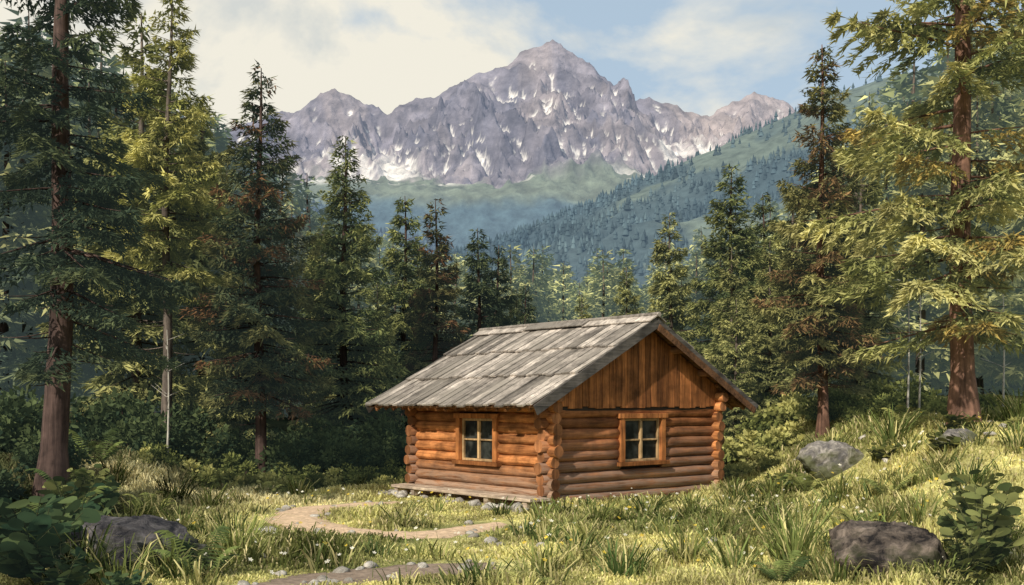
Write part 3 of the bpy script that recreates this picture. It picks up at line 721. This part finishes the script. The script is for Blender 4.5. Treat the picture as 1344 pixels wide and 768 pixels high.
cc_=meadowcol(xx,yy)*rg.uniform(.6,1.35,(n,1)); wd,_=wood_shade_m(xx,yy); dry=rg.random(n)<.14; cc_[dry]=np.array([.66,.57,.32])*rg.uniform(.7,1.2,(dry.sum(),1))*(1-.8*wd[dry])[:,None]  # dry blades dimmed by the same forest-floor and painted-shade mask
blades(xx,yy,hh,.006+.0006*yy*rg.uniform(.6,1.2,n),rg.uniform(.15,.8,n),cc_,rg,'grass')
T=[(-3.9,14.6,.75,80),(-4.4,13.0,.6,50),(3.86,14.1,.85,100),(2.4,14.1,.6,70),(2.9,13.4,.5,60),(4.2,14.9,.8,70),(4.0,12.7,.4,60),(5.1,12.2,.4,60),(1.5,18.5,.5,70),(.6,18.9,.45,60),(1.0,19.4,.45,50),(2.6,19.7,.48,60),(3.6,20.8,.45,60),(4.9,22.3,.6,80),(5.9,23,.6,70),(8.3,22.4,.9,80),(7.6,24.6,.8,60),(10.9,22,.9,80),(11.6,21,.9,70),(-3.2,24.3,.5,50),(-7.2,21.8,.7,90),(-6.3,21.3,.5,60),(-8.6,22.2,.6,70),(-5.2,24.9,.5,60),(-5.6,17.4,.6,70),(0.4,13.4,.45,70),(1.4,13.0,.5,70),(.5,15.9,.35,50),(4.4,17.2,.5,60),(5.3,19.2,.5,60),(6.6,20.6,.6,60),(5.6,15.5,.6,80),(3.3,16.4,.45,60),(6.7,16.9,.6,60),(-5.9,15.8,.7,90),(-6.4,18.1,.7,90),(9.6,19.4,.6,60),(8.1,18.2,.55,60),(-4.6,12.0,.7,50),(-5.3,12.6,.8,60),(-.4,12.6,.4,60),(.9,14.4,.4,60)]
def tuftset(name,T,pal,seed,wide):
    rg=np.random.default_rng(seed); X_=[];Y_=[];H_=[];LA=[];C_=[]
    for (x,y,h,k) in T:
        lx,ly=local(x,y)
        if -1.5<lx<WX+.2 and -.4<ly<WY+.2: continue
        if float(pathlow(x,y))<.5: continue
        dx=rg.normal(0,.12,k);dy=rg.normal(0,.12,k)
        X_+=list(x+dx); Y_+=list(y+dy); H_+=list(h*rg.uniform(.4,1.2,k)); LA+=list(np.arctan2(dy,dx)+rg.normal(0,.6,k)); c0=np.array(pal[0])+(np.array(pal[1])-pal[0])*rg.random()
        C_.append(c0*rg.uniform(.5,1.5,(k,1)))
    X_,Y_,H_,LA=map(np.array,(X_,Y_,H_,LA)); C_=np.concatenate(C_); n=len(X_)
    br=rg.random(n)<.2; C_[br]=np.array([.60,.54,.26])*rg.uniform(.7,1.2,(br.sum(),1))
    left_shade=(.35+.65*ss(-7,-3.5,X_))[:,None]; blades(X_,Y_,H_,(.006+.009*rg.random(n))*wide+.0002*Y_,rg.uniform(.2,1.2,n),C_*left_shade,rg,name,la=LA)  # tufts darken toward the left, shade put into the blade colour
rr_=random.Random(4)
tuftset('tall_grass',T,[(.08,.12,.04),(.22,.25,.08)],41,1.05)
tuftset('meadow_weeds',[(rr_.uniform(-6,10),rr_.uniform(12.2,22.5),rr_.uniform(.18,.46),rr_.randint(14,40)) for _ in range(300)],[(.06,.095,.035),(.28,.29,.10)],43,1.1)
# small flowers
rg=np.random.default_rng(12); V=[];F=[];C=[];o=0
for _ in range(340):
    x,y=rg.uniform(-6,10),rg.uniform(12.5,23); lx,ly=local(x,y)
    if -1.1<lx<WX+.2 and -.2<ly<WY or float(dist_to(pc1,x,y))<.5: continue
    z=float(terrain(x,y)); h=rg.uniform(.14,.36); R=rg.uniform(.018,.036); a=rg.uniform(0,6.28); w=.005
    V+=[(x-w,y,z),(x+w,y,z),(x+.04*math.cos(a),y+.04*math.sin(a),z+h)]; F.append((o,o+1,o+2)); C+=[(.1,.14,.04)]*3; o+=3
    cx,cy,cz=x+.04*math.cos(a),y+.04*math.sin(a),z+h; c=(.8,.78,.68) if rg.random()<.65 else (.75,.55,.08)
    tl=Vector((rg.normal(0,.5),-.6,1)).normalized(); u=tl.cross(Vector((1,0,0))).normalized(); v=tl.cross(u)
    for k in range(5):
        t=k*1.2566; p1=u*math.cos(t)+v*math.sin(t); p0=u*math.cos(t-.45)+v*math.sin(t-.45); p2=u*math.cos(t+.45)+v*math.sin(t+.45); ctr=Vector((cx,cy,cz))
        V+=[tuple(ctr),tuple(ctr+p0*R*.8),tuple(ctr+p1*R*1.25+tl*.004),tuple(ctr+p2*R*.8)]; F.append((o,o+1,o+2)); F.append((o,o+2,o+3)); C+=[c]*4; o+=4
build('wildflowers',np.array(V),[np.array(F)],[M_grass],colr=np.array(C))
# ------------------------------------------------------------------ ferns
def fern(name,seed,nf,Lf,pal):
    rg=np.random.default_rng(seed); V=[];F=[];C=[];o=0
    for q in range(nf):
        a=q*2*math.pi/nf+rg.uniform(-.3,.3); Lq=Lf*rg.uniform(.7,1.15); hgt=rg.uniform(.5,.85); c=np.array(pal[0])+(np.array(pal[1])-pal[0])*rg.random()
        K=22
        for k in range(K):
            s=.12+.88*k/K; r_=Lq*s*.85; z=Lq*(hgt*math.sin(s*1.9)) 
            p=np.array([math.cos(a)*r_,math.sin(a)*r_,z]); wl=Lq*.26*math.sin(min(1,s*1.15)*math.pi*.93)**.8+.01
            for sd_ in (-1,1):
                d=np.array([-math.sin(a)*sd_+.45*math.cos(a),math.cos(a)*sd_+.45*math.sin(a),-.25+rg.normal(0,.08)]); d/=np.linalg.norm(d)
                f_=np.array([math.cos(a),math.sin(a),.3])*Lq*.026
                V+=[p-f_,p+f_,p+d*wl*.6+f_*.7,p+d*wl,p+d*wl*.5-f_*.7]; F.append((o,o+1,o+2,o+3,o+4)); o+=5; C+=[c*rg.uniform(.75,1.25)]*5
    return build(name,np.array(V),[np.array(F)],[M_leaf],colr=np.array(C),link=False)
fa=fern('fern_a',1,11,.75,[(.05,.08,.03),(.16,.20,.06)]); fb=fern('fern_b',2,10,.65,[(.12,.15,.045),(.36,.36,.12)])
for x,y,s,me in [(-3.95,13.1,.9,fa),(-6.5,15,1.1,fa),(-7.6,17.2,1.2,fa),(-8.4,19.6,1.2,fa),(-6.9,19.6,1.,fb),(5.9,23.4,.8,fa),(6.5,22.6,.9,fb),(7.1,19.3,.9,fb),(8.9,22.9,1.1,fb),(10.6,19.9,1.1,fb),(6.9,14.9,1.,fb),(5.3,13.7,.8,fb),(-9.4,23.2,1.2,fa),(-5.8,23.9,.8,fb),(12,20,1.2,fb),(5.9,17.5,.7,fb),(2.0,20.3,.6,fb),(3.3,12.6,.6,fa),(.2,12.2,.5,fb)]: place('fern',me,x,y,x*2.3,s)
# ------------------------------------------------------------------ bushes and broad-leaved plants
def bush(name,seed,rx,ry,h,nleaf,size,pal,k=16):
    rg=np.random.default_rng(seed)
    cen=np.stack([rg.uniform(-1,1,k)*rx*.75,rg.uniform(-1,1,k)*ry*.75,rg.uniform(.1,.85,k)*h],1)
    cen[:,2]*=1-.45*np.hypot(cen[:,0]/rx,cen[:,1]/ry)**2
    i=rg.integers(0,k,nleaf); cr=rg.uniform(.22,.42,k)*min(rx,h)
    d=unit(rg.normal(0,1,(nleaf,3))); P=cen[i]+d*(cr[i]*rg.random(nleaf)**.4)[:,None]; P[:,2]=np.abs(P[:,2])
    D=unit(d+rg.normal(0,.6,(nleaf,3))); Q=unit(np.cross(D,rg.normal(0,1,(nleaf,3)))); s=size*rg.uniform(.5,1.3,nleaf)[:,None]
    V=np.stack([P,P+D*s*.45+Q*s*.32,P+D*s,P+D*s*.45-Q*s*.32],1).reshape(-1,3); F=np.arange(nleaf*4).reshape(-1,4)
    br=rg.random(k)[i]; c=np.array(pal[0])+(np.array(pal[1])-pal[0])*np.clip(br*.8+.35*d[:,2]+rg.normal(0,.15,nleaf),0,1)[:,None]
    VV=[];FF=[];nv=0
    for q in range(k):
        sv=np.linspace(0,1,4)[:,None]; Pb=np.array([cen[q,0]*.3,cen[q,1]*.3,0])*(1-sv)+cen[q]*sv; a,b=tube_np(Pb,[.016,.013,.01,.006],4); VV.append(a);FF.append(b+nv);nv+=len(a)
    V0=np.concatenate(VV)
    return build(name,np.concatenate([V0,V]),[np.concatenate(FF),F+nv],[M_bark,M_leaf],mi=[0,1],colr=np.concatenate([np.full((nv,3),.08),np.repeat(c,4,0)]),link=False)
PD=[(.024,.042,.026),(.10,.13,.055)]; PM=[(.05,.07,.026),(.24,.26,.08)]; PL=[(.15,.17,.05),(.56,.53,.20)]
bD=[bush('bush_dark%d'%q,50+q,1.1,.8,.95,2600,.13,PD) for q in range(3)]
bM=[bush('bush_mid%d'%q,60+q,.9,.8,.8,2200,.12,PM) for q in range(2)]
bL=[bush('bush_light%d'%q,70+q,.55,.5,.55,1200,.12,PL,9) for q in range(2)]
rg=np.random.default_rng(8)
def pb(lst,x,y,s=1,sz=1): 
    return place('bush',lst[int(rg.integers(len(lst)))],x,y,rg.uniform(0,6.28),(s,s,s*sz))
for x,y,s in [(-10.6,19,1.1),(-9.8,21.6,.9),(-11.5,24,1.4),(-9.6,26.5,1.3),(-6.2,27.6,1.2),(-5.2,28.8,1.2),(-7.8,28.4,1.2),(-4.2,28.2,1.1),(-3.2,29.5,1.2),(-2.0,30,1.1),(-11,29,1.5),(-6,31,1.3),(-8.9,31,1.4),(-4,32,1.3),(-1,32.5,1.3),(-12.4,20,1.3),(-13,27,1.5),(2,33,1.3),(5,34,1.3)]: pb(bD,x,y,s)
for x,y,s in [(-8.6,25.2,.8),(-7.3,26.4,.9),(-5.6,26.6,.8),(-4.0,26.8,.7),(-8.4,20.4,.7),(-2.9,28,.8),(7.4,31.2,1.),(9.6,27,.9),(11.2,25.5,1.),(12.5,23,1.1),(10.4,24.5,.7),(9.2,29.5,1.),(11.5,30,1.3),(8.6,33,1.2),(6.4,33.5,1.2),(-7.2,17,.6)]: pb(bM,x,y,s)
for x,y,s in [(-7.6,24.8,1.),(-5.9,25.2,.9),(-6.7,26.0,1.2),(-8.9,24.6,.8),(-4.8,26.8,.9),(-3.6,27,.8),(8.0,25.6,.9),(11.4,22.6,1.1),(10.4,20.5,.8),(8.7,24.2,.7),(-3.4,26.,.6),(12.3,21.2,1.2),(7.0,27.6,1.),(7.6,29.0,1.3),(6.6,30.,1.5),(8.2,31,1.6),(10.4,31,1.6),(6.2,28.6,1.1),(5.9,31,1.5)]: pb(bL,x,y,s)
def broad(name,seed,rad,h,nst,leafr,pal):
    rg=np.random.default_rng(seed); VV=[];FF=[];nv=0;LV=[];LC=[]
    for q in range(nst):
        a=rg.uniform(0,6.28); R=rad*rg.uniform(.3,1); hh=h*rg.uniform(.45,1.05); sv=np.linspace(0,1,7)
        Pb=np.stack([np.cos(a)*R*sv**1.5,np.sin(a)*R*sv**1.5,hh*(sv*1.15-.15*sv*sv)],1); A,B=tube_np(Pb,np.linspace(.012,.004,7),5); VV.append(A);FF.append(B+nv);nv+=len(A)
        nl=int(rg.integers(5,9))
        for j in range(nl):
            s=.3+.7*(j+.5)/nl; p=np.array([np.interp(s,sv,Pb[:,t]) for t in range(3)]); aa=a+(1 if j%2 else -1)*rg.uniform(.6,1.6)
            d=np.array([math.cos(aa),math.sin(aa),rg.uniform(-.1,.5)]); d/=np.linalg.norm(d); nrm=unit(np.array([rg.normal(0,.4),rg.normal(0,.4)-.6,.9])); sd_=unit(np.cross(nrm,d)); r_=leafr*rg.uniform(.5,1.15)
            th=np.linspace(0,2*np.pi,10,endpoint=False); 
            L_=p+d*(r_*1.05)+np.outer(np.cos(th)*r_,-d)+np.outer(np.sin(th)*r_*.82,sd_)-np.outer((np.sin(th)**2)*r_*-.12,nrm)
            LV.append(L_); c=np.array(pal[0])+(np.array(pal[1])-pal[0])*rg.random(); LC.append(np.tile(c,(10,1)))
    V0=np.concatenate(VV); LVv=np.concatenate(LV); F=np.arange(len(LVv)).reshape(-1,10)+nv
    return build(name,np.concatenate([V0,LVv]),[np.concatenate(FF),F],[M_leaf],mi=[0,0],colr=np.concatenate([np.full((nv,3),.07)*np.array([1,1.1,.5]),np.concatenate(LC)]),link=False)
ba=broad('broadleaf_a',1,.55,.85,15,.13,[(.022,.045,.024),(.085,.115,.045)]); bb=broad('broadleaf_b',2,.5,.95,14,.10,[(.05,.07,.025),(.22,.23,.08)]); bc=broad('broadleaf_c',4,.45,.45,16,.09,[(.05,.065,.02),(.28,.26,.07)])
for x,y,s,me in [(-5.7,12.3,1.1,ba),(-5.15,11.7,.7,ba),(-6.3,13.4,1.2,ba),(-6.3,14.8,1.1,ba),(-4.3,11.5,.45,ba),(-6.9,16,1.1,bb),(-7.5,18,1.,ba),(-7.9,19.2,1.,bb),(5.9,12.9,1.2,bb),(5.5,12.4,.8,bb),(6.5,14.0,1.2,bb),(5.35,12.1,.7,bc),(5.1,11.8,.6,bc),(7.2,16,1.,bb),(7.9,21.6,.9,bc),(8.5,20.3,1.,bc),(9.2,21.0,1.,bc),(6.3,24.2,.9,bc)]:
    place('broadleaf_plant',me,x,y,x*3.1,s)
for x,y,h in [(11.0,28.5,4.2),(11.6,29.2,4.8),(13.6,28.4,4.),(-8.6,25.5,3.5)]:
    rg=np.random.default_rng(int(abs(x)*10)); VV=[];FF=[];nv=0
    P=np.stack([.05*np.sin(np.linspace(0,3,8)),np.zeros(8),np.linspace(0,h,8)],1); A,B=tube_np(P,np.linspace(.035,.008,8),6); VV.append(A);FF.append(B);nv=len(A)
    for q in range(9):
        z=rg.uniform(.3,.95)*h; a=rg.uniform(0,6.28); l=rg.uniform(.3,.8); s=np.linspace(0,1,4); A,B=tube_np(np.stack([np.cos(a)*l*s,np.sin(a)*l*s,z+.4*l*s],1),np.linspace(.012,.003,4),4); VV.append(A);FF.append(B+nv);nv+=len(A)
    me=build('bare_sapling',np.concatenate(VV),[np.concatenate(FF)],[wood('sapling_bark%d'%int(x*10),(.25,.23,.2),(.6,.57,.5),2)],smooth=True,link=False); place('bare_sapling',me,x,y)
# ------------------------------------------------------------------ camera
cam=bpy.data.cameras.new('camera'); co=bpy.data.objects.new('camera',cam); col.objects.link(co)
co.location=(0,0,EYE); co.rotation_euler=(math.radians(90),0,0); cam.lens=36; cam.sensor_width=36; cam.shift_y=(530-384)/1344; cam.clip_end=20000; cam.clip_start=.1
sc.camera=co
sc.view_settings.view_transform='Standard'; sc.view_settings.look='None'; sc.view_settings.exposure=0; sc.view_settings.gamma=1
